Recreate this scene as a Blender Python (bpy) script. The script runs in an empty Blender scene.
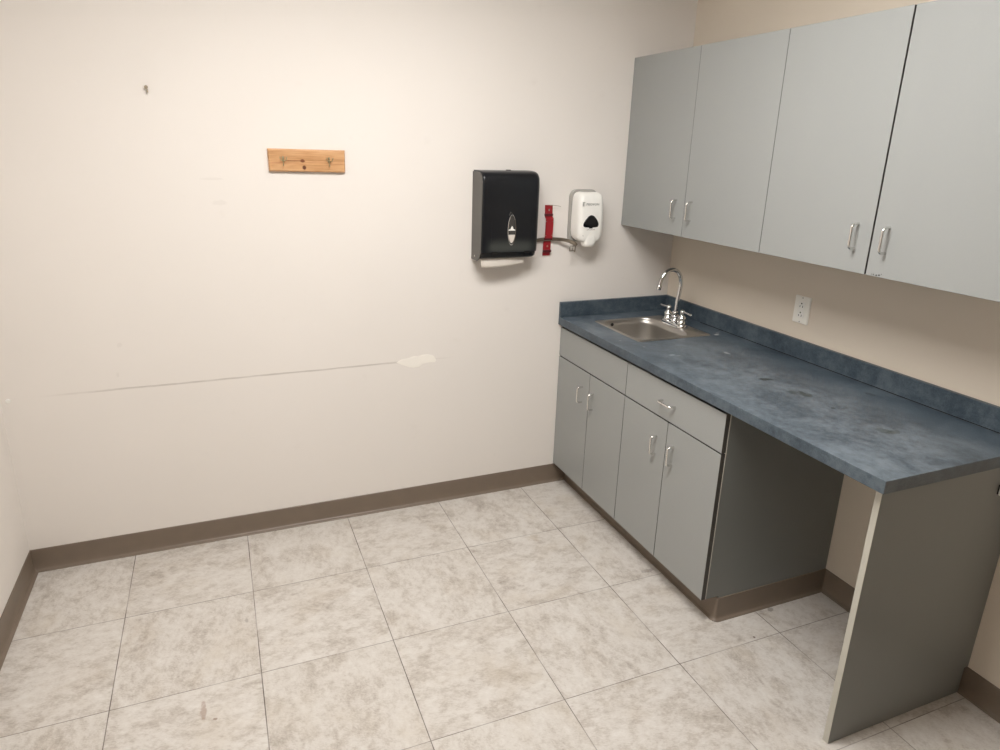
import bpy, bmesh, math, random
from mathutils import Vector, Matrix
random.seed(7)
S = bpy.context.scene
C = S.collection
PI = math.pi

# ------------------------------------------------------------------ dimensions (metres)
XL, YF, HC = -2.9795, -3.45, 2.62          # left wall, wall behind, ceiling height
D, L = 0.635, 1.7832                       # counter depth / length
ZC, TC, BS = 0.8965, 0.0377, 0.0752        # counter top, thickness, splash height
XD, YC, YM = 0.6208, 1.1903, 0.5959        # base cabinets: front plane, end, middle seam
ZK, ZDR, XT, HB = 0.1033, 0.6968, 0.5423, 0.0951
DU, ZU, ZT = 0.3192, 1.3421, 2.0978        # wall cabinets
TS, OX, OY = 0.4481, -0.8123, -0.4364      # floor tile size and joint origin

# ------------------------------------------------------------------ node helpers
def lin(c):
    f = lambda v: v/12.92 if v <= .04045 else ((v+.055)/1.055)**2.4
    return tuple(f(x/255.0) for x in c) + (1.0,)

class NT:
    def __init__(self, name):
        self.m = bpy.data.materials.new(name); self.m.use_nodes = True
        self.t = self.m.node_tree; self.b = self.t.nodes['Principled BSDF']
    def n(self, typ, **kw):
        nd = self.t.nodes.new(typ)
        for k, v in kw.items(): setattr(nd, k, v)
        return nd
    def link(self, a, b): self.t.links.new(a, b)
    def setin(self, sock, v):
        if hasattr(v, 'is_output'): self.link(v, sock)
        else: sock.default_value = v
    def math(self, op, a, b=None, c=None, clamp=False):
        nd = self.n('ShaderNodeMath', operation=op); nd.use_clamp = clamp
        self.setin(nd.inputs[0], a)
        if b is not None: self.setin(nd.inputs[1], b)
        if c is not None: self.setin(nd.inputs[2], c)
        return nd.outputs[0]
    def obj(self):
        return self.n('ShaderNodeTexCoord').outputs['Object']
    def mapping(self, vec, scale=(1,1,1), loc=(0,0,0), rot=(0,0,0)):
        nd = self.n('ShaderNodeMapping'); self.link(vec, nd.inputs[0])
        nd.inputs['Scale'].default_value = scale; nd.inputs['Location'].default_value = loc
        nd.inputs['Rotation'].default_value = rot
        return nd.outputs[0]
    def noise(self, vec, scale, detail=4, rough=.55, dist=0):
        nd = self.n('ShaderNodeTexNoise'); self.link(vec, nd.inputs['Vector'])
        nd.inputs['Scale'].default_value = scale; nd.inputs['Detail'].default_value = detail
        nd.inputs['Roughness'].default_value = rough; nd.inputs['Distortion'].default_value = dist
        return nd.outputs['Fac']
    def ramp(self, fac, stops):
        nd = self.n('ShaderNodeValToRGB'); self.link(fac, nd.inputs[0])
        cr = nd.color_ramp
        while len(cr.elements) < len(stops): cr.elements.new(.5)
        for e, (p, c) in zip(cr.elements, stops):
            e.position = p; e.color = c if len(c) == 4 else lin(c)
        return nd.outputs[0]
    def mix(self, fac, a, b, blend='MIX'):
        nd = self.n('ShaderNodeMix', data_type='RGBA', blend_type=blend)
        self.setin(nd.inputs[0], fac); self.setin(nd.inputs[6], a); self.setin(nd.inputs[7], b)
        return nd.outputs[2]
    def mrange(self, v, a, b, c=0., d=1.):
        nd = self.n('ShaderNodeMapRange', interpolation_type='SMOOTHSTEP')
        self.link(v, nd.inputs[0])
        for i, x in enumerate((a, b, c, d)): nd.inputs[1+i].default_value = x
        return nd.outputs[0]
    def xyz(self, vec):
        nd = self.n('ShaderNodeSeparateXYZ'); self.link(vec, nd.inputs[0]); return nd.outputs
    def bump(self, h, strength=.1, dist=.001):
        nd = self.n('ShaderNodeBump'); nd.inputs['Strength'].default_value = strength
        nd.inputs['Distance'].default_value = dist
        self.link(h, nd.inputs['Height']); self.link(nd.outputs[0], self.b.inputs['Normal'])
    def blob(self, vec, c, r, nz=None, amt=0.0):
        """soft elliptic spot mask around c with radii r (object space)"""
        mp = self.mapping(vec, (1/r[0], 1/r[1], 1/r[2]), (-c[0]/r[0], -c[1]/r[1], -c[2]/r[2]))
        ln = self.n('ShaderNodeVectorMath', operation='LENGTH'); self.link(mp, ln.inputs[0])
        v = ln.outputs['Value']
        if nz is not None: v = self.math('ADD', v, self.math('MULTIPLY', self.math('SUBTRACT', nz, .5), amt))
        return self.mrange(v, .55, 1.05, 1., 0.)
    def fin(self, col=None, rough=None, metal=None, spec=None):
        if col is not None: self.setin(self.b.inputs['Base Color'], col)
        if rough is not None: self.setin(self.b.inputs['Roughness'], rough)
        if metal is not None: self.b.inputs['Metallic'].default_value = metal
        if spec is not None: self.b.inputs['Specular IOR Level'].default_value = spec
        return self.m

def plain(name, c, rough=.5, metal=0., var=.06, scale=40., spec=.5):
    """procedural plain finish with slight mottling"""
    t = NT(name); o = t.obj()
    nz = t.noise(o, scale, 3)
    a = lin(tuple(x*(1-var) for x in c)); b = lin(tuple(min(255, x*(1+var)) for x in c))
    return t.fin(t.mix(nz, a, b), rough, metal, spec)

# ------------------------------------------------------------------ materials
def mat_wall(name, back=False, k=(1., 1., 1.)):
    t = NT(name); o = t.obj()
    base = t.mix(t.noise(o, 1.4, 3), lin(tuple(c*q for c, q in zip(WALL_A, k))), lin(tuple(c*q for c, q in zip(WALL_B, k))))
    base = t.mix(t.math('MULTIPLY', t.mrange(t.noise(o, 9, 5, .6), .62, .8), .18), base, lin((212,204,195)))
    if back:
        x, y, z = t.xyz(o)
        wob = t.math('MULTIPLY', t.math('SUBTRACT', t.noise(o, 3, 2), .5), .006)
        d = t.math('ABSOLUTE', t.math('SUBTRACT', t.math('ADD', z, wob), .7395))
        line = t.mrange(d, .0015, .0055, 1., 0.)
        ends = t.math('MULTIPLY', t.mrange(x, -2.90, -2.55), t.mrange(x, -1.48, -1.15, 1., 0.))
        brk = t.mrange(t.noise(t.mapping(o, (4, 1, 60)), 2.2, 3), .3, .62)
        fac = t.math('MULTIPLY', t.math('MULTIPLY', line, ends), t.math('MULTIPLY', t.math('ADD', brk, .35), .5))
        base = t.mix(t.math('MULTIPLY', fac, .72), base, lin((158,148,136)))
        # faint rubbed streaks on the paint
        for c, r in (((-2.56,0,.92),(.012,1,.012)), ((-2.58,0,.80),(.006,1,.012)), ((-2.17,0,1.55),(.05,1,.006)),
                     ((-2.15,0,1.46),(.03,1,.012))):
            base = t.mix(t.math('MULTIPLY', t.blob(o, c, r, t.noise(o, 60, 2), .9), .09), base, lin((165,155,145)))
    t.bump(t.noise(o, 260, 3), .12, .0006)
    return t.fin(base, .62, 0, .3)

WALL_A, WALL_B = (232,226,219), (237,231,225)

def mat_floor():
    t = NT('vinyl_tile'); o = t.obj(); x, y, z = t.xyz(o)
    u = t.math('DIVIDE', t.math('SUBTRACT', x, OX), TS); v = t.math('DIVIDE', t.math('SUBTRACT', y, OY), TS)
    iu, iv = t.math('FLOOR', u), t.math('FLOOR', v)
    fu, fv = t.math('SUBTRACT', u, iu), t.math('SUBTRACT', v, iv)
    cb = t.n('ShaderNodeCombineXYZ'); t.link(iu, cb.inputs[0]); t.link(iv, cb.inputs[1])
    wn = t.n('ShaderNodeTexWhiteNoise', noise_dimensions='3D'); t.link(cb.outputs[0], wn.inputs['Vector'])
    rnd = wn.outputs['Value']
    off = t.n('ShaderNodeVectorMath', operation='MULTIPLY_ADD')
    t.link(wn.outputs['Color'], off.inputs[0]); off.inputs[1].default_value = (9,9,9); t.link(o, off.inputs[2])
    p = off.outputs[0]
    par = t.math('FRACT', t.math('MULTIPLY', t.math('ADD', iu, iv), .5)); par = t.math('GREATER_THAN', par, .25)
    qa = t.mapping(p, (1, 1.45, 1), rot=(0,0,.55)); qb = t.mapping(p, (1.45, 1, 1), rot=(0,0,.35))
    mv = t.n('ShaderNodeMix', data_type='VECTOR'); t.link(par, mv.inputs[0]); t.link(qa, mv.inputs[4]); t.link(qb, mv.inputs[5])
    q = mv.outputs[1]
    n1 = t.noise(q, 8, 5, .6, .3); n2 = t.noise(q, 30, 5, .68, .25); n3 = t.noise(t.mapping(q, (1,2.6,1)), 85, 5, .75)
    m = t.math('ADD', t.math('MULTIPLY', n1, .36), t.math('ADD', t.math('MULTIPLY', n2, .36), t.math('MULTIPLY', n3, .30)))
    col = t.ramp(m, [(.35,(154,145,135)), (.45,(186,178,169)), (.52,(204,198,191)), (.64,(216,212,206))])
    tan = t.mrange(t.noise(q, 4.3, 4, .6), .5, .75)
    col = t.mix(t.math('MULTIPLY', tan, .26), col, lin((188,174,154)))
    col = t.mix(t.math('MULTIPLY', rnd, .12), col, lin((182,174,162)))
    # worn brown scuffs
    sc = t.mrange(t.noise(t.mapping(o, (1,1,1), loc=(3,1,0)), 2.6, 6, .7), .56, .74)
    fine = t.mrange(t.noise(t.mapping(o, (1,4,1), rot=(0,0,.6)), 90, 3, .7), .5, .7)
    col = t.mix(t.math('MULTIPLY', t.math('MULTIPLY', sc, fine), .35), col, lin((128,108,86)))
    nz = t.noise(o, 45, 3)
    for c, r, k, cc in (((-.9551,-.4667,0),(.03,.03,1),.30,(170,152,124)), ((-.4711,-1.3174,0),(.006,.006,1),.85,(70,48,36)),
                        ((-2.3334,-.985,0),(.010,.045,1),.42,(128,84,58)), ((-2.30,-1.03,0),(.008,.006,1),.6,(110,76,54)),
                        ((-.60,-.85,0),(.035,.016,1),.4,(96,80,66)), ((-.30,-1.22,0),(.016,.012,1),.5,(90,80,70)),
                        ((-2.19,-.60,0),(.006,.012,1),.4,(130,122,112))):
        col = t.mix(t.math('MULTIPLY', t.blob(o, c, r, nz, 2.2), k), col, lin(cc))
    # joints
    du = t.math('MINIMUM', fu, t.math('SUBTRACT', 1., fu)); dv = t.math('MINIMUM', fv, t.math('SUBTRACT', 1., fv))
    jw = t.noise(o, 5, 2)
    ju = t.math('MULTIPLY', t.mrange(du, .0018, .0050, 1., 0.), t.mrange(jw, .3, .65, .35, .92))
    jv = t.math('MULTIPLY', t.mrange(dv, .0014, .0042, 1., 0.), t.mrange(jw, .25, .65, .30, .75))
    j = t.math('MAXIMUM', ju, jv)
    col = t.mix(j, col, lin((74,64,54)))
    t.bump(t.math('ADD', t.math('MULTIPLY', n3, .5), t.math('MULTIPLY', j, -1.2)), .18, .0012)
    return t.fin(col, t.mrange(n2, .3, .7, .46, .62), 0, .35)

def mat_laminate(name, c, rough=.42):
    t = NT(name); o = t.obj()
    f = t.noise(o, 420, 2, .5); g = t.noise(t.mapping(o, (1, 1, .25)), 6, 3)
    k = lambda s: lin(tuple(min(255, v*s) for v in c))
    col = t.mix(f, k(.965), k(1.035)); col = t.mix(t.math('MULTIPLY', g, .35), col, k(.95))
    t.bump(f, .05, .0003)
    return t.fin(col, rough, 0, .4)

def mat_counter():
    t = NT('blue_laminate'); o = t.obj()
    n1 = t.noise(o, 5, 5, .6, .5); n2 = t.noise(o, 38, 5, .7); n3 = t.noise(o, 300, 2)
    m = t.math('ADD', t.math('MULTIPLY', n1, .45), t.math('ADD', t.math('MULTIPLY', n2, .38), t.math('MULTIPLY', n3, .22)))
    col = t.ramp(m, [(.38,(46,56,65)), (.5,(65,77,87)), (.62,(88,99,107))])
    # cloudy rubbed wear along the middle
    wv = t.noise(t.mapping(o, (2.0, 1.4, 1), rot=(0,0,.35)), 4.0, 7, .72, .5)
    x, y, z = t.xyz(o)
    top = t.math('MULTIPLY', t.mrange(z, ZC-.002, ZC-.0006), t.mrange(z, ZC+.0001, ZC+.0003, 1., 0.))   # hand wear on the flat top only
    wear = t.math('MULTIPLY', t.math('ADD', t.math('MULTIPLY', t.mrange(wv, .36, .74), .36), t.math('MULTIPLY', t.mrange(n2, .35, .65), .16)), t.mrange(x, -.06, -.34))
    col = t.mix(t.math('MULTIPLY', wear, top), col, lin((150,161,170)))
    nz = t.noise(o, 60, 4, .7)
    for c, r, k, cc in (((-.345,-1.0579,ZC),(.022,.018,1),.8,(44,50,46)), ((-.325,-1.065,ZC),(.012,.012,1),.7,(44,50,46)),
                        ((-.352,-1.200,ZC),(.018,.022,1),.55,(48,56,50)), ((-.325,-1.235,ZC),(.022,.030,1),.65,(48,56,50)), ((-.318,-1.205,ZC),(.010,.014,1),.6,(48,56,50)),
                        ((-.345,-1.545,ZC),(.026,.022,1),.5,(60,68,62)), ((-.325,-1.565,ZC),(.03,.015,1),.5,(60,68,62)),
                        ((-.338,-1.3563,ZC),(.010,.009,1),.8,(36,40,40)), ((-.30,-1.37,ZC),(.02,.008,1),.4,(60,66,66)),
                        ((-.10,-1.30,ZC),(.014,.022,1),.55,(38,44,46)),
                        ((-.2463,-.7505,ZC),(.010,.022,1),.5,(170,176,180)), ((-.4869,-.7043,ZC),(.016,.012,1),.5,(165,174,180)), ((-.465,-.72,ZC),(.016,.006,1),.4,(165,174,180)),
                        ((-.53,-.57,ZC),(.008,.009,1),.5,(165,172,178)), ((-.575,-.46,ZC),(.005,.009,1),.5,(165,172,178)),
                        ((-.092,-.505,ZC),(.014,.010,1),.8,(205,206,202)), ((-.070,-.485,ZC),(.008,.010,1),.6,(190,192,190)), ((-.05,-.47,ZC),(.008,.006,1),.6,(190,192,190))):
        col = t.mix(t.math('MULTIPLY', t.blob(o, c, r, nz, 1.7), k), col, lin(cc))
    t.bump(n3, .06, .0004)
    return t.fin(col, t.mrange(n2, .3, .7, .30, .44), 0, .5)

def mat_steel(name, c=(178,174,168), rough=.28, aniso=(1,1,30)):
    t = NT(name); o = t.obj()
    n = t.noise(t.mapping(o, aniso), 60, 3)
    col = t.mix(n, lin(tuple(v*.94 for v in c)), lin(tuple(min(255, v*1.05) for v in c)))
    return t.fin(col, t.mrange(n, .3, .7, rough*.85, rough*1.15), 1.0)

def mat_pine():
    t = NT('pine_wood'); o = t.obj(); x, y, z = t.xyz(o)
    g = t.noise(t.mapping(o, (3.5, 10, 55)), 2.2, 5, .6, .6); f = t.noise(t.mapping(o, (8, 40, 260)), 3, 3)
    m = t.math('ADD', t.math('MULTIPLY', g, .75), t.math('MULTIPLY', f, .25))
    col = t.ramp(m, [(.32,(178,130,84)), (.5,(204,156,110)), (.68,(218,174,130))])
    nz = t.noise(o, 90, 3)
    for c, r, k, cc in (((-1.8305,-.012,1.6215),(.011,1,.007),.95,(112,58,36)), ((-1.8255,-.012,1.596),(.009,1,.010),.95,(96,52,34)),
                        ((-1.868,-.012,1.621),(.045,1,.0024),.8,(120,66,38)), ((-1.81,-.012,1.6225),(.09,1,.0022),.35,(150,90,50)),
                        ((-1.93,-.012,1.613),(.05,1,.004),.3,(176,106,70)), ((-1.7,-.012,1.61),(.04,1,.002),.35,(160,100,60))):
        col = t.mix(t.math('MULTIPLY', t.blob(o, c, r, nz, .7), k), col, lin(cc))
    return t.fin(col, .42, 0, .4)

def mat_smoke():
    t = NT('smoked_black_plastic'); o = t.obj(); x, y, z = t.xyz(o)
    col = t.mix(t.noise(o, 30, 3), lin((20,22,26)), lin((24,26,30)))
    # pale folded towels dimly seen through the smoked lower cover
    st = t.math('MULTIPLY', t.mrange(z, 1.238, 1.256), t.mrange(z, 1.262, 1.315, 1., 0.))
    st = t.math('MULTIPLY', st, t.math('MULTIPLY', t.mrange(x, -1.085, -1.04), t.mrange(x, -.88, -.84, 1., .4)))
    col = t.mix(t.math('MULTIPLY', st, .8), col, lin((74,76,72)))
    return t.fin(col, .28, 0, .4)

def emit(name, c, s):
    t = NT(name); t.b.inputs['Base Color'].default_value = c
    t.b.inputs['Emission Color'].default_value = c; t.b.inputs['Emission Strength'].default_value = s
    return t.m

LIGHT = 24.8
M = dict(
    wall=mat_wall('wall_paint'), wall_r=mat_wall('wall_paint_beige', False, (.955, .93, .885)), wall_dim=plain('low_fill_taupe', (128,116,104), .7), wall_back=mat_wall('wall_paint_scuffed', True), floor=mat_floor(),
    ceil=plain('ceiling_tile', (226,224,218), .8, var=.02, scale=90),
    cove=plain('brown_vinyl_cove', (122,108,94), .42, var=.05, scale=14),
    grey=mat_laminate('grey_laminate', (153,155,153)), carc=mat_laminate('grey_laminate_shaded', (130,132,129)),  # carc: same laminate as the doors, darkened to paint in knee-space shade
    dedge=plain('dark_edge_band', (74,71,66), .5), edge=mat_laminate('pale_grey_edge', (190,187,176), .5), counter=mat_counter(),
    steel=mat_steel('brushed_steel', (196,192,186), .36), chrome=mat_steel('chrome', (215,215,215), .09),
    wire=mat_steel('satin_chrome_wire', (226,225,222), .22), dark=plain('dark_cavity', (24,23,22), .8),
    white=plain('white_plastic', (243,241,235), .32, var=.012), plate=plain('ivory_plastic', (246,243,235), .38, var=.015),
    gplas=plain('grey_plastic', (170,167,161), .4, var=.02), black=plain('black_gloss', (18,19,22), .18),
    smoke=mat_smoke(), side=plain('grey_textured_plastic', (92,90,86), .5, var=.05, scale=200),
    red=plain('red_enamel', (150,30,38), .38, var=.05), dred=plain('dark_red_enamel', (84,20,28), .45, var=.05),
    pine=mat_pine(), brass=mat_steel('aged_brass', (190,178,146), .32), nail=plain('dull_steel', (150,136,116), .5),
    paper=plain('paper_towel', (214,206,196), .85, var=.02, scale=70), ink=plain('grey_print', (158,158,155), .6),
    patch=plain('bare_plaster', (246,241,232), .8, var=.01), glass=plain('dark_window', (58,57,56), .12),
    band=mat_steel('steel_band', (150,142,130), .34), lens=emit('light_diffuser', (1.0,.982,.962,1), LIGHT),
    caulk=plain('white_caulk', (205,203,196), .6),
)

# ------------------------------------------------------------------ mesh helpers
def fin(name, bm, m, parent=None, smooth=None, bevel=0., seg=2, mats=None):
    bmesh.ops.recalc_face_normals(bm, faces=bm.faces[:])
    me = bpy.data.meshes.new(name); bm.to_mesh(me); bm.free()
    for x in (mats or [m]): me.materials.append(M[x])
    o = bpy.data.objects.new(name, me); C.objects.link(o)
    if parent is not None:
        o.parent = parent
        o.matrix_parent_inverse = WM[parent.name].inverted() if parent.name in WM else Matrix()
    if smooth is not None:
        for p in me.polygons: p.use_smooth = True
        a = math.radians(smooth)
        bm2 = bmesh.new(); bm2.from_mesh(me)
        for e in bm2.edges:
            if len(e.link_faces) == 2 and e.calc_face_angle(0) > a: e.smooth = False
        bm2.to_mesh(me); bm2.free()
    if bevel:
        b = o.modifiers.new('bevel', 'BEVEL'); b.width = bevel; b.segments = seg
        b.limit_method = 'ANGLE'; b.angle_limit = math.radians(40)
    WM[o.name] = Matrix()
    return o
WM = {}

def empty(name, loc=(0,0,0)):
    o = bpy.data.objects.new(name, None); C.objects.link(o); o.location = loc
    o.empty_display_size = .05
    WM[o.name] = Matrix.Translation(loc)
    return o
def tag(o, label, cat, group=None):
    o['label'] = label; o['category'] = cat
    if group: o['group'] = group
    return o
def struct(o):
    o['kind'] = 'structure'; return o

def box(bm, a, b, mi=0):
    x0, x1 = sorted((a[0], b[0])); y0, y1 = sorted((a[1], b[1])); z0, z1 = sorted((a[2], b[2]))
    v = [bm.verts.new(p) for p in ((x0,y0,z0),(x1,y0,z0),(x1,y1,z0),(x0,y1,z0),(x0,y0,z1),(x1,y0,z1),(x1,y1,z1),(x0,y1,z1))]
    for f in ((0,3,2,1),(4,5,6,7),(0,1,5,4),(1,2,6,5),(2,3,7,6),(3,0,4,7)):
        bm.faces.new([v[i] for i in f]).material_index = mi
    return bm
def BX(a, b): return box(bmesh.new(), a, b)

def loft(bm, rings, caps=True, closed=True, mi=0):
    vs = [[bm.verts.new(p) for p in r] for r in rings]
    n = len(rings[0])
    for a, b in zip(vs, vs[1:]):
        for i in range(n if closed else n-1):
            j = (i+1) % n
            bm.faces.new((a[i], a[j], b[j], b[i])).material_index = mi
    if caps:
        bm.faces.new(list(reversed(vs[0]))).material_index = mi
        bm.faces.new(vs[-1]).material_index = mi
    return bm

def tube(bm, pts, r, n=12, caps=True, mi=0):
    pts = [Vector(p) for p in pts]; N = len(pts)
    rr = r if isinstance(r, (list, tuple)) else [r]*N
    t0 = (pts[1]-pts[0]).normalized()
    up = Vector((0,0,1)) if abs(t0.z) < .9 else Vector((1,0,0))
    u = t0.cross(up).normalized(); rings = []
    for i, p in enumerate(pts):
        t = (pts[min(i+1, N-1)]-pts[max(i-1, 0)]).normalized()
        u = (u - t*u.dot(t)).normalized(); w = t.cross(u)
        rings.append([p + (u*math.cos(2*PI*k/n) + w*math.sin(2*PI*k/n))*rr[i] for k in range(n)])
    return loft(bm, rings, caps, True, mi)

def smooth_path(pts, k=6):
    P = [Vector(p) for p in pts]; out = []
    for i in range(len(P)-1):
        a, b, c, d = P[max(i-1,0)], P[i], P[i+1], P[min(i+2,len(P)-1)]
        for s in range(k):
            t = s/k
            out.append(.5*((2*b)+(c-a)*t+(2*a-5*b+4*c-d)*t*t+(3*b-a-3*c+d)*t**3))
    out.append(P[-1]); return out

def lathe(bm, prof, center, axis=(0,0,1), n=24, mi=0):
    """prof: (radius, height) list"""
    c = Vector(center); q = Vector((0,0,1)).rotation_difference(Vector(axis))
    rings = [[c + q @ Vector((max(r,1e-5)*math.cos(2*PI*k/n), max(r,1e-5)*math.sin(2*PI*k/n), h)) for k in range(n)] for r, h in prof]
    return loft(bm, rings, True, True, mi)

def rrect(x0, x1, y0, y1, r, n=6):
    """rounded rectangle, ccw list of (x, y)"""
    if not isinstance(r, (list, tuple)): r = (r,)*4
    out = []
    for (cx, cy, sx, sy, a0), q in zip(((x1, y1, -1, -1, 0), (x0, y1, 1, -1, 90), (x0, y0, 1, 1, 180), (x1, y0, -1, 1, 270)), r):
        q = max(q, 1e-4)
        for k in range(n+1):
            a = math.radians(a0 + 90*k/n)
            out.append((cx+sx*q+q*math.cos(a), cy+sy*q+q*math.sin(a)))
    return out

def prism(bm, pts, d0, d1, plane='xz', mi=0):
    """extrude a 2-D outline; plane 'xz' extrudes along y, 'yz' along x, 'xy' along z"""
    f = {'xz': lambda p, d: (p[0], d, p[1]), 'yz': lambda p, d: (d, p[0], p[1]), 'xy': lambda p, d: (p[0], p[1], d)}[plane]
    return loft(bm, [[f(p, d0) for p in pts], [f(p, d1) for p in pts]], True, True, mi)

def grid_slab(bm, xs, ys, holes, z0, z1):
    nx, ny = len(xs)-1, len(ys)-1
    V = {}
    def vt(i, j, k):
        key = (i, j, k)
        if key not in V: V[key] = bm.verts.new((xs[i], ys[j], (z0, z1)[k]))
        return V[key]
    solid = lambda i, j: 0 <= i < nx and 0 <= j < ny and (i, j) not in holes
    for i in range(nx):
        for j in range(ny):
            if not solid(i, j): continue
            bm.faces.new((vt(i,j,1), vt(i+1,j,1), vt(i+1,j+1,1), vt(i,j+1,1)))
            bm.faces.new((vt(i,j,0), vt(i,j+1,0), vt(i+1,j+1,0), vt(i+1,j,0)))
            if not solid(i-1, j): bm.faces.new((vt(i,j,0), vt(i,j,1), vt(i,j+1,1), vt(i,j+1,0)))
            if not solid(i+1, j): bm.faces.new((vt(i+1,j,0), vt(i+1,j+1,0), vt(i+1,j+1,1), vt(i+1,j,1)))
            if not solid(i, j-1): bm.faces.new((vt(i,j,0), vt(i+1,j,0), vt(i+1,j,1), vt(i,j,1)))
            if not solid(i, j+1): bm.faces.new((vt(i,j+1,0), vt(i,j+1,1), vt(i+1,j+1,1), vt(i+1,j+1,0)))
    return bm

def text_mesh(name, body, size, m, parent, origin, xdir, zdir, depth=.0004, sx=1.):
    cu = bpy.data.curves.new(name, 'FONT'); cu.body = body; cu.size = size; cu.space_character = 1.18; cu.extrude = depth/2
    cu.align_x = 'CENTER'; cu.align_y = 'CENTER'
    tmp = bpy.data.objects.new(name+'_curve', cu); C.objects.link(tmp)
    dg = bpy.context.evaluated_depsgraph_get()
    me = bpy.data.meshes.new_from_object(tmp.evaluated_get(dg))
    bpy.data.objects.remove(tmp)
    X = Vector(xdir).normalized(); Z = Vector(zdir).normalized(); Y = X.cross(Z)   # text normal = -Y
    mt = Matrix(((X.x*sx, Z.x, -Y.x, origin[0]), (X.y*sx, Z.y, -Y.y, origin[1]), (X.z*sx, Z.z, -Y.z, origin[2]), (0,0,0,1)))
    me.transform(mt); bm = bmesh.new(); bm.from_mesh(me); bpy.data.meshes.remove(me)
    return fin(name, bm, m, parent)

# ------------------------------------------------------------------ room shell
T = .12
struct(fin('floor', BX((XL-T, YF-T, -.1), (T, T, 0)), 'floor'))
struct(fin('ceiling', BX((XL-T, YF-T, HC), (T, T, HC+.1)), 'ceil'))
wb = struct(fin('wall_back', BX((XL-T, 0, 0), (T, T, HC)), 'wall_back'))
struct(fin('wall_right', BX((0, YF-T, 0), (T, 0, HC)), 'wall_r'))
struct(fin('wall_left', BX((XL-T, YF-T, 0), (XL, 0, HC)), 'wall'))
struct(fin('wall_front', BX((XL, YF-T, 0), (0, YF, HC)), 'wall_dim'))  # unseen wall behind the camera, colour made dark to cut fill light

# bare spot where the paint tore off, with the lifted lower lip
pp = [(-1.4572,.7394),(-1.4445,.7462),(-1.4312,.7513),(-1.4195,.7520),(-1.4077,.7538),(-1.394,.7560),(-1.3792,.7608),(-1.366,.7590),(-1.3506,.7580),
      (-1.341,.7618),(-1.3314,.7635),(-1.31,.7640),(-1.2879,.7594),(-1.279,.7530),(-1.2733,.7434),(-1.268,.733),(-1.2732,.7238),(-1.2976,.7260),
      (-1.3315,.7222),(-1.3410,.7150),(-1.3508,.7095),(-1.3650,.7080),(-1.3795,.7075),(-1.397,.7110),(-1.4127,.7181),(-1.438,.7290)]
pt = fin('paint_patch', prism(bmesh.new(), pp, -.0015, .002), 'patch', wb); pt['label'] = 'bare white patch'; pt['kind'] = 'structure'

def cove(p0, p1, nrm):
    """vinyl cove base: profile swept from p0 to p1, nrm points into the room"""
    pr = [(0,0), (.022,0), (.022,.0025), (.020,.0042), (.012,.0062), (.0085,.0095), (.006,.016), (.0042,.025), (.003,.035), (.003,HB-.002), (.001,HB), (0,HB)]
    bm = bmesh.new()
    loft(bm, [[(p[0]+nrm[0]*d, p[1]+nrm[1]*d, z) for d, z in pr] for p in (p0, p1)])
    return bm
E_ = .0005
struct(fin('baseboard_back', cove((XL, -E_), (-XT, -E_), (0,-1)), 'cove', smooth=24))
struct(fin('baseboard_left', cove((XL+E_, YF), (XL+E_, -.003), (1,0)), 'cove', smooth=24))
br = struct(fin('baseboard_right', cove((-E_, YF), (-E_, -YC-.004), (-1,0)), 'cove', smooth=24))

# ------------------------------------------------------------------ wire pulls
def pull(parent, c, axis, out=(-1,0,0), cc=.0765, proj=.027, r=.0043):
    c = Vector(c); a = Vector(axis); o = Vector(out); h = cc/2; q = .013
    pts = [c-a*h, c-a*h+o*(proj-q)]
    for k in range(1, 6):
        t = PI/2*k/5; pts.append(c-a*(h-q+q*math.cos(t))+o*(proj-q+q*math.sin(t)))
    for k in range(0, 5):
        t = PI/2*k/5; pts.append(c+a*(h-q+q*math.sin(t))+o*(proj-q+q*math.cos(t)))
    pts += [c+a*h+o*(proj-q), c+a*h]
    ob = fin('handle', tube(bmesh.new(), pts, r, 12), 'wire', parent, smooth=50)
    ob['label'] = 'chrome wire handle'
    return ob

def front_bm(a, b):
    """door slab: laminate face and back, darker edge banding round the sides"""
    bm = BX(a, b); x0 = min(a[0], b[0])
    es = [e for e in bm.edges if all(abs(v.co.x-x0) < 1e-6 for v in e.verts)]
    bmesh.ops.bevel(bm, geom=es, offset=.0008, segments=1, affect='EDGES')
    bm.normal_update()
    for f in bm.faces:
        f.material_index = 0 if abs(f.normal.x) > .5 else 1
    return bm

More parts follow.
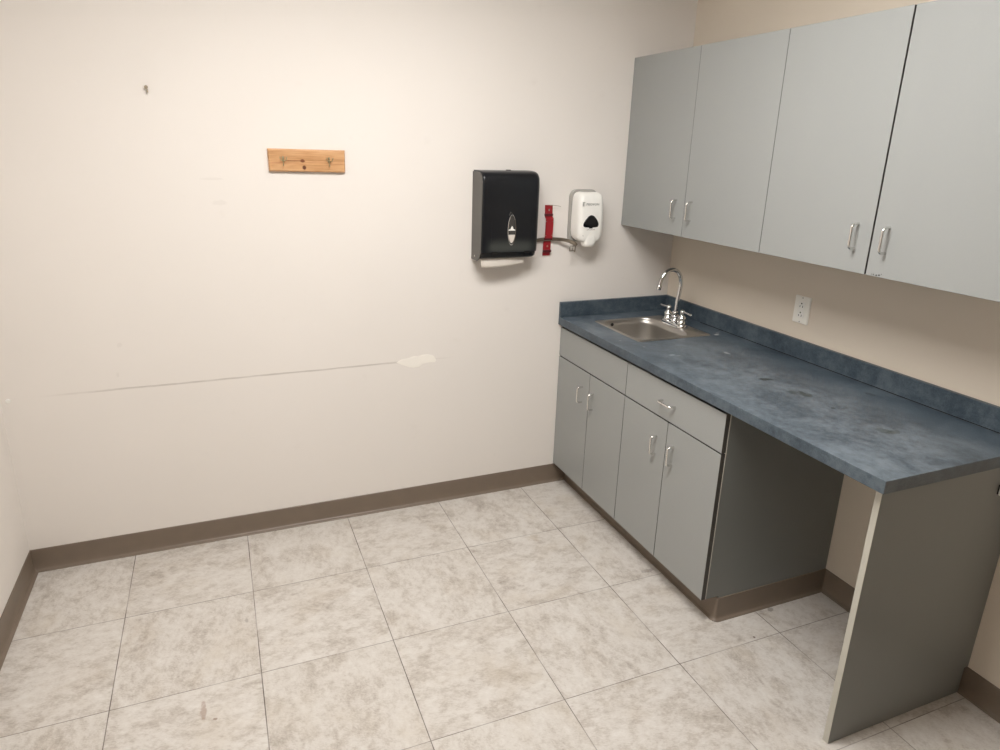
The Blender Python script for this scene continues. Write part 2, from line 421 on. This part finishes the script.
# ------------------------------------------------------------------ base cabinets
def base_cabinet(y0, y1, ysplit, label, drawer, side_base):
    t = empty('base_cabinet', (-XD/2, (y0+y1)/2, 0))
    xf = -XD+.021                                   # carcass front behind the doors
    bm = bmesh.new()
    for ya, yb in ((y0, y0-.018), (y1+.018, y1)):   # side panels notched for the toe space
        prism(bm, [(-.0012,.0), (-.0012,ZC-TC-.001), (xf,ZC-TC-.001), (xf,ZK), (-XT+.004,ZK), (-XT+.004,0)], ya, yb, 'xz')
    box(bm, (-.004, y0-.018, ZK), (xf, y1+.018, ZK+.018))
    box(bm, (-.004, y0-.018, ZK+.018), (-.012, y1+.018, ZC-TC-.001))
    box(bm, (xf+.08, y0-.018, ZDR-.03), (xf+.03, y1+.018, ZDR+.03))
    box(bm, (xf+.06, y0-.018, ZC-TC-.04), (xf+.03, y1+.018, ZC-TC-.001))
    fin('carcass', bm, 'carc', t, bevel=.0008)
    if side_base:
        fin('edge_band', BX((xf, y1-.0003, ZK+.001), (xf-.0018, y1+.018, ZC-TC-.012)), 'edge', t)['label'] = 'pale edge band of the side panel'
    g = .0016
    ztop = ZC-TC-.0150
    # fronts
    for (ya, yb, za, zb, nm) in ((y0, ysplit, ZK, ZDR-.0026, 'door'), (ysplit, y1, ZK, ZDR-.0026, 'door'),
                                 (y0, y1, ZDR+.0026, ztop, 'drawer_front' if drawer else 'false_front')):
        d = fin(nm, front_bm((-XD, ya-g, za), (-XD+.019, yb+g, zb)), 'grey', t, mats=['grey', 'dedge'])
        if nm == 'door':
            hy = HANDLES[(y0, 'l' if ya == y0 else 'r')]
            pull(d, (-XD, hy, .5745), (0,0,1))
        elif drawer:
            pull(d, (-XD, -.8855, .7695), (0,1,0))
    # vinyl toe kick
    bm = bmesh.new()
    pr = [(0,0), (.018,0), (.018,.0025), (.016,.0042), (.010,.0062), (.007,.0095), (.005,.016), (.004,.022), (.003,.03), (.003,HB-.001), (.001,HB), (0,HB)]
    rings = [[(-XT-d, y0-.002, z) for d, z in pr]]
    if side_base:
        for k in range(7):
            a = PI/2*k/6
            rings.append([(-XT+.006-(d+.006)*math.cos(a), y1+.006-(d+.006)*math.sin(a), z) for d, z in pr])
        rings.append([(-.0012, y1-d, z) for d, z in pr])
    else:
        rings.append([(-XT-d, y1, z) for d, z in pr])
    fin('toe_kick', loft(bm, rings), 'cove', t, smooth=24)['label'] = 'brown vinyl toe kick'
    return tag(t, label, 'cabinet', 'grey base cabinets under the counter')
HANDLES = {(-.002,'l'): -.2487, (-.002,'r'): -.3497, (-YM,'l'): -.833, (-YM,'r'): -.9412}
base_cabinet(-.002, -YM, -.3076, 'grey two-door base cabinet under the sink, plain panel above its doors, against the back wall', False, False)
base_cabinet(-YM, -YC, -.8932, 'grey base cabinet with one drawer over two doors, beside the open knee space', True, True)

# ------------------------------------------------------------------ end panel holding the counter
ep = tag(empty('support_panel', (-.3, -1.755, 0)), 'tall grey laminate panel standing on the floor under the counter\'s open end', 'panel')
yp0, yp1 = -1.755, -1.755+.0179
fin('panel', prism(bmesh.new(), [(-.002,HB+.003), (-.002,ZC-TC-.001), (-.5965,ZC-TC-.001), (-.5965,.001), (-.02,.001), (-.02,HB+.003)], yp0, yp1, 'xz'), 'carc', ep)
fin('edge_band', BX((-.5981, yp0, .001), (-.5966, yp1, ZC-TC-.001)), 'edge', ep)['label'] = 'pale front edge band'
ck = tag(empty('wall_clip', (-.075, yp0, .765)), 'small white clip on the grey end panel at the right edge of the photo', 'clip')
fin('clip_back', BX((-.1030, yp0, .7485), (-.05, yp0-.004, .779)), 'black', ck, bevel=.001)
fin('clip_body', BX((-.1035, yp0-.0042, .7470), (-.05, yp0-.016, .7790)), 'white', ck, bevel=.002)

# ------------------------------------------------------------------ countertop
ct = tag(empty('countertop', (-D/2, -L/2, ZC-TC)), 'long mottled blue laminate countertop over the grey base cabinets', 'countertop')
SX0, SX1, SY0, SY1 = -.511, -.122, -.507, -.128       # sink rim
hx0, hx1, hy0, hy1 = SX0+.008, SX1-.07, SY0+.009, SY1-.010
bm = grid_slab(bmesh.new(), [-D, hx0, hx1, -.001], [-L, hy0, hy1, -.001], {(1,1)}, ZC-TC, ZC)
fin('worktop', bm, 'counter', ct, bevel=.0012)
bm = BX((-.018, -.80-.0005, ZC+.0003), (-.001, -.0185, ZC+BS))
fin('backsplash', BX((-.018, -L, ZC+.0003), (-.001, -.0188, ZC+BS)), 'counter', ct, bevel=.001)
bm.free()
fin('side_splash', BX((-D, -.018, ZC+.0003), (-.001, -.001, ZC+BS)), 'counter', ct, bevel=.001)
fin('caulk_bead', tube(bmesh.new(), [(-.0185, -.30, ZC+.001), (-.0185, -L+.002, ZC+.001)], .0016, 6), 'dark', ct)

# ------------------------------------------------------------------ sink
sk = tag(empty('sink', ((SX0+SX1)/2, (SY0+SY1)/2, ZC)), 'small square stainless steel sink set in the blue counter by the corner', 'sink')
bx0, bx1, by0, by1 = SX0+.016, SX1-.088, SY0+.018, SY1-.020
zt = ZC+.0035
def rr3(x0, x1, y0, y1, r, z): return [(x, y, z) for x, y in rrect(x0, x1, y0, y1, r, 8)]
rim = [rr3(SX0, SX1, SY0, SY1, .012, ZC+.0004), rr3(SX0+.0025, SX1-.0025, SY0+.0025, SY1-.0025, .012, zt-.0006),
       rr3(SX0+.004, SX1-.004, SY0+.004, SY1-.004, .012, zt), rr3(bx0-.006, bx1+.006, by0-.006, by1+.006, .078, zt),
       rr3(bx0-.002, bx1+.002, by0-.002, by1+.002, .075, zt-.001), rr3(bx0, bx1, by0, by1, .072, zt-.004)]
fin('rim', loft(bmesh.new(), rim, False), 'steel', sk, smooth=35)
bowl = []
dep = .14
for z, ins, r in ((zt-.004,0,.072), (zt-.03,.001,.072), (zt-.08,.004,.072), (zt-dep+.035,.007,.072), (zt-dep+.018,.012,.068), (zt-dep+.007,.022,.045),
                  (zt-dep+.001,.038,.035), (zt-dep,.055,.03)):
    bowl.append(rr3(bx0+ins, bx1-ins, by0+ins, by1-ins, r, z))
bm = loft(bmesh.new(), bowl, False)
# floor of the bowl round the drain
cxs, cys = (bx0+bx1)/2, (by0+by1)/2
last = [v for v in bm.verts if abs(v.co.z-(zt-dep)) < 1e-6]
last.sort(key=lambda v: math.atan2(v.co.y-cys, v.co.x-cxs))
inner = [bm.verts.new((cxs+.042*math.cos(math.atan2(v.co.y-cys, v.co.x-cxs)), cys+.042*math.sin(math.atan2(v.co.y-cys, v.co.x-cxs)), zt-dep-.002)) for v in last]
for i in range(len(last)):
    j = (i+1) % len(last); bm.faces.new((last[i], last[j], inner[j], inner[i]))
bo = fin('bowl', bm, 'steel', sk, smooth=50)
so = bo.modifiers.new('solid', 'SOLIDIFY'); so.thickness = .0012; so.offset = 1
dr = fin('drain', lathe(bmesh.new(), [(.043,-.006), (.044,-.001), (.041,.001), (.034,-.001), (.031,-.004), (.012,-.004), (.011,-.001), (.004,0)], (cxs, cys, zt-dep-.001)), 'chrome', sk, smooth=40)
fin('overflow_hole', lathe(bmesh.new(), [(.008,0), (.008,.002), (.0062,.003)], (bx0+.075, by1-.0016, zt-.022), (0,-1,0), 16), 'dark', sk)

# ------------------------------------------------------------------ faucet
fx, fy = -.181, -.311
fc = tag(empty('faucet', (fx, fy, zt)), 'chrome gooseneck faucet with two lever handles behind the steel sink', 'faucet')
base = []
for z, ins in ((zt+.0002,0), (zt+.010,.0005), (zt+.014,.003), (zt+.016,.008)):
    base.append([(x, y, z) for x, y in rrect(fx-.026+ins, fx+.026-ins, fy-.083+ins, fy+.083-ins, .0255-ins, 8)])
fin('base_plate', loft(bmesh.new(), base), 'chrome', fc, smooth=35)
zb = zt+.0155
bm = bmesh.new()
lathe(bm, [(.0205,0), (.021,.006), (.017,.012), (.0155,.016), (.0195,.022), (.0205,.028), (.0175,.034), (.012,.037), (.0135,.041), (.0135,.048), (.010,.053), (.008,.0535)], (fx, fy, zb))
sp = smooth_path([(fx,fy,zb+.045), (fx+.003,fy,zb+.09), (fx+.010,fy,zb+.14), (fx+.014,fy,zb+.178), (fx+.006,fy,zb+.218), (fx-.018,fy,zb+.245),
                  (fx-.048,fy,zb+.251), (fx-.078,fy,zb+.238), (fx-.098,fy,zb+.208), (fx-.107,fy,zb+.176)], 6)
tube(bm, sp, [.0094]*len(sp), 16)
e, dirn = sp[-1], (sp[-1]-sp[-2]).normalized()
lathe(bm, [(.0095,-.004), (.0115,0), (.0115,.014), (.0095,.018), (.006,.018)], e-dirn*.002, dirn, 18)
fin('spout', bm, 'chrome', fc, smooth=50)
for s in (1, -1):
    y = fy+s*.052
    bm = bmesh.new()
    lathe(bm, [(.022,0), (.0225,.008), (.0185,.014), (.0165,.018), (.0205,.026), (.0205,.032), (.0145,.038), (.010,.043), (.0095,.050), (.0115,.054), (.0125,.060), (.009,.067), (.003,.070)], (fx, y, zb), n=20)
    lv = [(fx, y, zb+.060), (fx, y+s*.016, zb+.060), (fx, y+s*.034, zb+.059), (fx, y+s*.052, zb+.058), (fx, y+s*.060, zb+.058), (fx, y+s*.064, zb+.058)]
    tube(bm, lv, [.0045, .0048, .0042, .0052, .0062, .003], 12)
    fin('handle', bm, 'chrome', fc, smooth=50)

# ------------------------------------------------------------------ wall cabinets
def wall_cabinet(y0, y1, ys, gap, hl, hr, label):
    t = empty('wall_cabinet', (-DU/2, (y0+y1)/2, ZU)); xf = -DU+.021
    bm = bmesh.new()
    for ya, yb in ((y0, y0-.018), (y1+.018, y1)): box(bm, (-.001, ya, ZU), (xf, yb, ZT))
    for za in (ZU, ZT-.018, (ZU+ZT)/2): box(bm, (-.001, y0-.018, za), (xf, y1+.018, za+.018))
    box(bm, (-.001, y0-.018, ZU+.018), (-.007, y1+.018, ZT-.018))
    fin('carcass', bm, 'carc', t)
    g = .0008
    for ya, yb, h in ((y0-g, ys+gap/2, hl), (ys-gap/2, y1+g, hr)):
        d = fin('door', front_bm((-DU, ya, ZU-.001), (-DU+.019, yb, ZT)), 'grey', t, mats=['grey', 'dedge'])
        pull(d, (-DU, h, 1.4525), (0,0,1))
    return tag(t, label, 'cabinet', 'grey wall cabinets')
wall_cabinet(-.0015, -.9189, -.4666, .0018, -.4128, -.5144, 'grey two-door wall cabinet above the sink, touching the back wall')
wc = wall_cabinet(-.9195, -1.83, -1.3645, .0055, -1.3125, -1.4180, 'grey two-door wall cabinet nearest the camera, dark gap between its doors')
bm = bmesh.new()
for dy, dz, r in ((0,0,.003), (.010,.001,.0022), (-.009,.002,.003), (.017,.0005,.0015), (-.016,.006,.0016)):
    lathe(bm, [(r,0), (r*.7,.0006)], (-DU+.0001, -1.4036+dy, ZU+.0035+dz), (-1,0,0), 7)
cd = [o for o in wc.children if o.name.startswith('door')][-1]
fin('chip', bm, 'dark', cd)['label'] = 'dark chip in the laminate'

# ------------------------------------------------------------------ outlet
oc = tag(empty('wall_outlet', (0, -.868, 1.092)), 'white double power outlet on the right wall above the counter', 'outlet')
yo0, yo1, zo0, zo1 = -.9065, -.8295, 1.036, 1.1475
yc_, zc_ = (yo0+yo1)/2, (zo0+zo1)/2
pr = lambda ins, x: [(x, a, b) for a, b in rrect(yo0+ins, yo1-ins, zo0+ins, zo1-ins, .003, 4)]
fin('cover_plate', loft(bmesh.new(), [pr(0,-.0003), pr(.0003,-.003), pr(.003,-.0058)]), 'plate', oc, smooth=25)
rc = fin('receptacle', prism(bmesh.new(), rrect(yc_-.0165, yc_+.0165, zc_-.033, zc_+.033, .002, 4), -.0056, -.0078, 'yz'), 'white', oc, bevel=.0006)
for s in (1, -1):
    bm = bmesh.new(); zz = zc_+s*.0185
    lathe(bm, [(.0031,0), (.0031,.0004)], (-.0077, yc_, zz+.0075), (-1,0,0), 12)
    for dy, hh in ((-.0065,.0042), (.0065,.0035)): box(bm, (-.0077, yc_+dy-.0012, zz-.0045-hh), (-.0081, yc_+dy+.0012, zz-.0045+hh))
    fin('socket_slots', bm, 'dark', rc)
for s in (1, -1):
    fin('screw', lathe(bmesh.new(), [(.0028,0), (.0026,.0008), (.0005,.001)], (-.0056, yc_, zc_+s*.0485), (-1,0,0), 12), 'gplas', oc)

# ------------------------------------------------------------------ coat hook board
hb = tag(empty('coat_hook_board', (-1.8117, 0, 1.58)), 'short pine board with two small metal coat hooks on the back wall', 'coat rack')
bo_ = lambda ins, y: [(-1.9615+ins, y, 1.6665-ins), (-1.9590+ins, y, 1.5800+ins), (-1.6625-ins, y, 1.5765+ins), (-1.6615-ins, y, 1.6645-ins)]
fin('board', loft(bmesh.new(), [bo_(0,-.0005), bo_(0,-.010), bo_(.004,-.0185)]), 'pine', hb, bevel=.0015)
for hx, hz in ((-1.905,1.6235), (-1.727,1.6215)):
    bm = bmesh.new(); y0 = -.0185
    prism(bm, [(hx-.004,hz-.006), (hx+.004,hz-.006), (hx+.0045,hz+.013), (hx,hz+.016), (hx-.0045,hz+.013)], y0, y0-.0022)
    for s in (-1, 1):   # the two upper prongs
        tube(bm, smooth_path([(hx+s*.001,y0-.001,hz-.001), (hx+s*.006,y0-.008,hz-.002), (hx+s*.0115,y0-.014,hz+.004), (hx+s*.0125,y0-.016,hz+.010)], 4), .0016, 8)
        lathe(bm, [(.0005,-.0025), (.0024,-.001), (.0024,.001), (.0005,.0025)], (hx+s*.0125,y0-.016,hz+.011), n=10)
    tube(bm, smooth_path([(hx,y0-.001,hz-.003), (hx,y0-.005,hz-.013), (hx,y0-.012,hz-.021), (hx,y0-.018,hz-.018), (hx,y0-.019,hz-.013)], 4), .0017, 8)
    lathe(bm, [(.0022,0), (.0018,.0008), (.0004,.0011)], (hx,y0-.0022,hz+.010), (0,-1,0), 10)
    fin('hook', bm, 'brass', hb, smooth=40)['label'] = 'small brass double hook'

# ------------------------------------------------------------------ nail and wall anchor
na = bmesh.new()
lathe(na, [(.0065,.0), (.0060,.002), (.001,.0024)], (-2.3625,-.011,1.8685), (0,-1,0), 14)
tube(na, [(-2.3625,-.0005,1.866), (-2.3625,-.012,1.8685)], .0026, 8)
tube(na, smooth_path([(-2.361,-.009,1.867), (-2.3595,-.011,1.859), (-2.359,-.010,1.850)], 3), .0023, 8)
tag(fin('nail', na, 'nail', smooth=40), 'small bent nail alone high on the back wall', 'nail')
an = lathe(bmesh.new(), [(.0085,.0003), (.0085,.003), (.006,.0045), (.003,.0045), (.003,.002), (.0003,.002)], (-2.9542,0,.7345), (0,-1,0), 18)
tag(fin('wall_anchor', an, 'white', smooth=40), 'small white plastic wall anchor low on the back wall near the left corner', 'wall anchor')

# ------------------------------------------------------------------ paper towel dispenser
td = tag(empty('paper_towel_dispenser', (-.955, 0, 1.2)), 'black smoked plastic paper towel dispenser on the back wall', 'dispenser')
tx0, tx1 = -1.1015, -.8175
def plan(x0, x1, d, rl, rr, z, yb=-.0008, n=8):
    out = [(x0, yb, z)]
    for k in range(n+1):
        a = PI + PI/2*k/n; out.append((x0+rl+rl*math.cos(a), -d+rl+rl*math.sin(a), z))
    for k in range(n+1):
        a = 1.5*PI + PI/2*k/n; out.append((x1-rr+rr*math.cos(a), -d+rr+rr*math.sin(a), z))
    out.append((x1, yb, z)); return out
prof = [(1.243,.111,.001), (1.25,.1125,0), (1.30,.1135,0), (1.40,.115,0), (1.50,.116,0), (1.545,.115,0), (1.562,.1125,.0), (1.575,.107,.002), (1.583,.100,.004), (1.589,.090,.008), (1.5925,.077,.014), (1.594,.055,.020)]
rings = [plan(tx0+.003, tx1-i, d, .010, .034, z) for z, d, i in prof]
cv = fin('cover', loft(bmesh.new(), rings), 'smoke', td, smooth=40)
lr = [(1.213,.080,.014), (1.2155,.091,.007), (1.222,.098,.002), (1.234,.102,.001), (1.2428,.104,.001)]
lo = fin('lower_lip', loft(bmesh.new(), [plan(tx0+.003, tx1-i, d, .010, .034, z) for z, d, i in lr]), 'black', td, smooth=40)
# left end cap in grey
side = [(-.0006,1.2025), (-.064,1.2025), (-.086,1.209), (-.097,1.222), (-.109,1.24), (-.112,1.30), (-.1145,1.50), (-.1135,1.548), (-.107,1.572), (-.091,1.584), (-.066,1.588), (-.0006,1.5885)]
sp_ = fin('end_cap', prism(bmesh.new(), side, tx0-.0015, tx0+.0028, 'yz'), 'side', td, bevel=.0012)
sp_['label'] = 'grey end cap'
fin('hinge_pin', lathe(bmesh.new(), [(.0035,0), (.003,.001), (.0005,.0015)], (tx0-.0016,-.045,1.222), (-1,0,0), 12), 'wire', td)
# raised vertical ribs of the cover
for xx in (-1.052, -.858):
    fin('rib', BX((xx-.0012, -.1115, 1.275), (xx+.0012, -.1152, 1.545)), 'smoke', cv, bevel=.0006)
for xx in (-1.036, -.878):
    fin('latch_tab', BX((xx-.013, -.100, 1.236), (xx+.013, -.1138, 1.2465)), 'black', cv, bevel=.001)
# oval window
wx, wz, wa, wbb = -.9565, 1.3420, .0185, .0655
yw = -.1143
ell = lambda s, y, n=40: [(wx+wa*s*math.cos(2*PI*k/n) + (0 if s else 0), y, wz+wbb*(1-(1-s)*.35)*math.sin(2*PI*k/n) if s else wz) for k in range(n)]
bm = bmesh.new()
loft(bm, [ell(1.10,yw+.002), ell(1.10,yw-.0015), ell(1.02,yw-.0028), ell(.93,yw-.002), ell(.90,yw+.001)], False)
fin('window_rim', bm, 'chrome', cv, smooth=50)
wn = fin('window_pane', loft(bmesh.new(), [ell(.92,yw+.002), ell(.92,yw-.0012)]), 'glass', cv)
def ell_cut(z0, z1, s, n=14):
    a0, a1 = math.asin(max(-1,(z0-wz)/(wbb*.97*s))), math.asin(min(1,(z1-wz)/(wbb*.97*s)))
    R = [(wx+wa*s*math.cos(a0+(a1-a0)*k/n), wz+wbb*.97*s*math.sin(a0+(a1-a0)*k/n)) for k in range(n+1)]
    return R + [(2*wx-x, z) for x, z in reversed(R)]
fin('paper_level', prism(bmesh.new(), ell_cut(1.2795,1.3215,.90), yw-.0010, yw-.0018), 'paper', cv)['label'] = 'white towels seen through the window'
em = [(wx-.0165,1.3395), (wx+.0165,1.3395), (wx+.0165,1.3435), (wx+.008,1.3450), (wx+.0035,1.3560), (wx,1.3600), (wx-.0035,1.3545), (wx-.007,1.3465), (wx-.0165,1.3435)]
fin('emblem', prism(bmesh.new(), em, yw-.0012, yw-.002), 'white', cv)
tube_pts = [(wx-.016,yw-.0022,1.406), (wx-.009,yw-.0024,1.4205), (wx+.001,yw-.0024,1.411)]
fin('key_mark', tube(bmesh.new(), tube_pts, .0012, 6), 'side', cv)
# keyhole on top
fin('lock', lathe(bmesh.new(), [(.012,0), (.012,.003), (.009,.004), (.0005,.004)], (-.95,-.04,1.5935), n=16), 'black', td)
# towel hanging out
def towel_pt(u, v):
    x = -1.0885+.222*u
    top = 1.232; bot = 1.175+.009*u**2.2-.003*math.sin(u*3)
    y = -.078-.006*math.sin(u*5)*v-.002*v
    return (x+.002*v-.010*v*(u-.2), y, top+(bot-top)*v)
bm = bmesh.new(); nu, nv = 20, 6
g = [[bm.verts.new(towel_pt(i/nu, j/nv)) for j in range(nv+1)] for i in range(nu+1)]
for i in range(nu):
    for j in range(nv): bm.faces.new((g[i][j], g[i+1][j], g[i+1][j+1], g[i][j+1]))
tw = fin('paper_towel', bm, 'paper', smooth=60)
so = tw.modifiers.new('solid', 'SOLIDIFY'); so.thickness = .002; so.offset = 0
tag(tw, 'white paper towel sheet hanging out of the black dispenser', 'paper towel')

# ------------------------------------------------------------------ soap dispenser
sd = tag(empty('soap_dispenser', (-.545, 0, 1.25)), 'white wall soap dispenser with black rounded triangle, beside the wall cabinet', 'soap dispenser')
def sring(x0, x1, y0, y1, r, z, n=6): return [(x, y, z) for x, y in rrect(x0, x1, y0, y1, r, n)]
CX = -.5475
bk = prism(bmesh.new(), rrect(CX-.069, CX+.069, 1.270, 1.5105, (.035,.035,.022,.022), 8), -.0005, -.026, 'xz')
fin('back_plate', bk, 'gplas', sd, smooth=40)
rows = [(1.2745,.034,.050,.098,.012), (1.279,.046,.040,.104,.018), (1.288,.057,.034,.107,.022), (1.300,.064,.030,.109,.026), (1.325,.067,.027,.110,.028), (1.37,.068,.0265,.110,.028),
        (1.43,.0675,.0265,.107,.028), (1.465,.066,.0265,.103,.028), (1.482,.063,.0265,.098,.027), (1.492,.058,.0265,.090,.024), (1.4985,.050,.0265,.080,.02), (1.5015,.040,.030,.068,.015)]
bd = fin('body', loft(bmesh.new(), [sring(CX-w, CX+w, -y1, -y0, (.006,.006,r,r), z) for z, w, y0, y1, r in rows]), 'white', sd, smooth=50)
fin('top_recess', prism(bmesh.new(), rrect(CX-.032, CX+.036, 1.4935, 1.5065, .006, 5), -.026, -.064, 'xz'), 'gplas', sd, bevel=.002)
noz = [[(x, y, z) for x, y in rrect(CX-w, CX+w, -y1, -y0, r, 6)] for z, w, y0, y1, r in
       ((1.2535,.024,.060,.104,.018), (1.2575,.028,.056,.109,.02), (1.27,.031,.052,.1115,.02), (1.288,.034,.05,.1115,.02), (1.306,.030,.06,.1105,.018))]
fin('nozzle', loft(bmesh.new(), noz), 'white', sd, smooth=45)
def tri(cx, cz, w, h):
    # dome-like triangle: rounded top, bulging sides, wide rounded low corners
    half = [(0,.50), (.10,.475), (.19,.41), (.28,.30), (.37,.16), (.45,0), (.492,-.14), (.50,-.25), (.48,-.34), (.42,-.395), (.32,-.42), (.14,-.43)]
    P = half + [(-x, z) for x, z in reversed(half[1:])]
    return [(cx+x*w, cz+z*h) for x, z in P]
sx_, sz_ = CX-.006, 1.3700
ow = [(p[0], p[1]) for p in tri(sx_, sz_, .080, .060)]
bm = loft(bmesh.new(), [[(x, -.1085, z) for x, z in ow], [(x, -.1112, z) for x, z in ow], [(sx_+(x-sx_)*.95, -.1122, sz_+(z-sz_)*.95) for x, z in ow]])
box(bm, (sx_-.009, -.108, sz_-.030), (sx_+.009, -.1118, sz_-.022))
fin('sensor_window', bm, 'black', bd, smooth=30)
# printed name, its little emblem, and the faint line below the window
tx = text_mesh('lettering', 'PROVON', .0150, 'ink', bd, (CX-.001, -.1066, 1.4485), (1,0,0), (0,.04,1), .0012, .98)
bm = bmesh.new()
for k, (dz, w) in enumerate(((.008,.011), (.003,.007), (-.002,.007), (-.007,.007))):
    box(bm, (CX-.0535, -.1040, 1.4495+dz-.0012), (CX-.0535+w, -.1075, 1.4495+dz+.0012))
fin('emblem', bm, 'ink', bd)
bm = bmesh.new()
for k in range(9):
    box(bm, (sx_-.021+k*.0048, -.1095, 1.3318), (sx_-.021+k*.0048+.0032, -.1106, 1.3345+.0008*(k % 3)))
fin('small_print', bm, 'gplas', bd)
fin('indicator', lathe(bmesh.new(), [(.0018,0), (.0016,.0008), (.0003,.001)], (CX-.044,-.1090,1.306), (0,-1,0), 10), 'side', bd)
fin('drop_mark', prism(bmesh.new(), [(sx_-.008,1.309), (sx_+.008,1.309), (sx_,1.321)], -.1092, -.1104), 'plate', bd)

# ------------------------------------------------------------------ red extinguisher bracket with steel strap
eb = tag(empty('extinguisher_bracket', (-.717, 0, 1.2)), 'narrow red metal fire extinguisher bracket with loose steel strap, between the two dispensers', 'bracket')
# folded strip profile (y, z): steps out and back
pf = [(-.003,1.439), (-.003,1.428), (-.006,1.392), (-.006,1.386), (-.020,1.378), (-.020,1.288), (-.008,1.280), (-.006,1.268), (-.006,1.234), (-.012,1.228), (-.004,1.220), (-.004,1.204)]
def strip(x0, x1, pf, th):
    bm = bmesh.new(); rings = []
    for y, z in pf:
        xs = (1.43-z)*.012
        rings.append([(x0-xs, y+th*.5, z), (x1-xs, y+th*.5, z), (x1-xs, y-th*.5, z), (x0-xs, y-th*.5, z)])
    return loft(bm, rings)
fin('backing_strip', strip(-.7375, -.6985, pf, .004), 'red', eb, bevel=.0008)
for z, y in ((1.394,-.006), (1.283,-.012), (1.2255,-.010)):
    xs = (1.43-z)*.012
    fin('fold', BX((-.7385-xs, y+.004, z-.0055), (-.6975-xs, y-.006, z+.0055)), 'dred', eb, bevel=.001)
for x, z, y, m in ((-.717,1.4165,-.006,'wire'), (-.736,1.366,-.0222,'wire'), (-.7025,1.366,-.0222,'wire'), (-.718,1.2485,-.008,'brass'), (-.737,1.300,-.0222,'brass'), (-.7035,1.300,-.0222,'brass')):
    r = .0048 if abs(x+.7172) < .002 else .0022
    fin('screw', lathe(bmesh.new(), [(r,0), (r*.9,.0016), (.0004,.002)], (x,y+.0008,z), (0,-1,0), 12), m, eb)
wi = smooth_path([(-.716,-.006,1.437), (-.700,-.014,1.4375), (-.682,-.022,1.4365), (-.667,-.026,1.4335)], 4)
fin('hook_wire', tube(bmesh.new(), wi, .0011, 6), 'nail', eb)
# strap band: runs behind the strip, swings out to the right and ends in a buckle
path = smooth_path([(-.801,-.026,1.2705), (-.778,-.010,1.277), (-.745,-.0135,1.2815), (-.70,-.0155,1.2825), (-.66,-.024,1.2805), (-.628,-.043,1.2755), (-.604,-.062,1.266), (-.598,-.072,1.2555)], 5)
bm = bmesh.new(); rings = []
for i, p in enumerate(path):
    t = (path[min(i+1,len(path)-1)]-path[max(i-1,0)]).normalized()
    w = Vector((0,0,1)); w = (w-t*w.dot(t)).normalized(); nn = t.cross(w); h = .0085
    rings.append([p+w*h+nn*.0006, p+w*h-nn*.0006, p-w*h-nn*.0006, p-w*h+nn*.0006])
fin('strap', loft(bm, rings), 'band', eb, smooth=40)
bm = bmesh.new(); b0 = Vector((-.6185,-.072,1.2435))
fr = [(-.015,-.011), (.015,-.011), (.017,.011), (-.013,.011), (-.015,-.011)]
tube(bm, [b0+Vector((x,0,z)) for x, z in fr], .0026, 8)
tube(bm, [b0+Vector((0,-.002,-.012)), b0+Vector((.002,-.002,.016))], .002, 8)
tube(bm, [b0+Vector((.010,-.004,-.017)), b0+Vector((.013,-.004,.020))], .003, 8)
fin('buckle', bm, 'band', eb, smooth=50)

eb.location.x -= .0035

# ------------------------------------------------------------------ ceiling light (above the frame)
cl = tag(empty('ceiling_light', (-1.62,-1.46,HC)), 'white framed fluorescent ceiling panel over the middle of the room', 'ceiling light')
lx, ly, lw, ll = -1.62, -1.46, .60, .30
bm = grid_slab(bmesh.new(), [lx-lw-.02, lx-lw, lx+lw, lx+lw+.02], [ly-ll-.02, ly-ll, ly+ll, ly+ll+.02], {(1,1)}, HC-.03, HC-.0005)
fin('frame', bm, 'white', cl, bevel=.002)
fin('diffuser', BX((lx-lw+.001, ly-ll+.001, HC-.022), (lx+lw-.001, ly+ll-.001, HC-.012)), 'lens', cl)

# world: only matters outside the closed room
w = bpy.data.worlds.new('world'); S.world = w; w.use_nodes = True
w.node_tree.nodes['Background'].inputs[0].default_value = (.5,.5,.5,1); w.node_tree.nodes['Background'].inputs[1].default_value = .2

# ------------------------------------------------------------------ camera
cam = bpy.data.cameras.new('camera'); co = bpy.data.objects.new('camera', cam); C.objects.link(co); S.camera = co
yaw, pitch, roll, f = -0.3826, -0.2910, 0.0242, 665.6035
cy, sy, cp, sp = math.cos(yaw), math.sin(yaw), math.cos(pitch), math.sin(pitch)
fw = Vector((-sy*cp, cy*cp, sp)); r0 = Vector((cy, sy, 0)); u0 = r0.cross(fw)
c_, s_ = math.cos(roll), math.sin(roll)
R = c_*r0+s_*u0; U = -s_*r0+c_*u0
co.matrix_world = Matrix(((R.x,U.x,-fw.x,-2.1752), (R.y,U.y,-fw.y,-2.82), (R.z,U.z,-fw.z,1.6937), (0,0,0,1)))
cam.sensor_fit = 'HORIZONTAL'; cam.sensor_width = 36.0; cam.lens = f*36.0/1000.0
cam.shift_x = .01828; cam.shift_y = -.02942; cam.clip_start = .02

S.view_settings.view_transform = 'Standard'; S.view_settings.look = 'None'
S.view_settings.gamma = 1.0; S.view_settings.use_curve_mapping = False
S.view_settings.exposure = 0.0
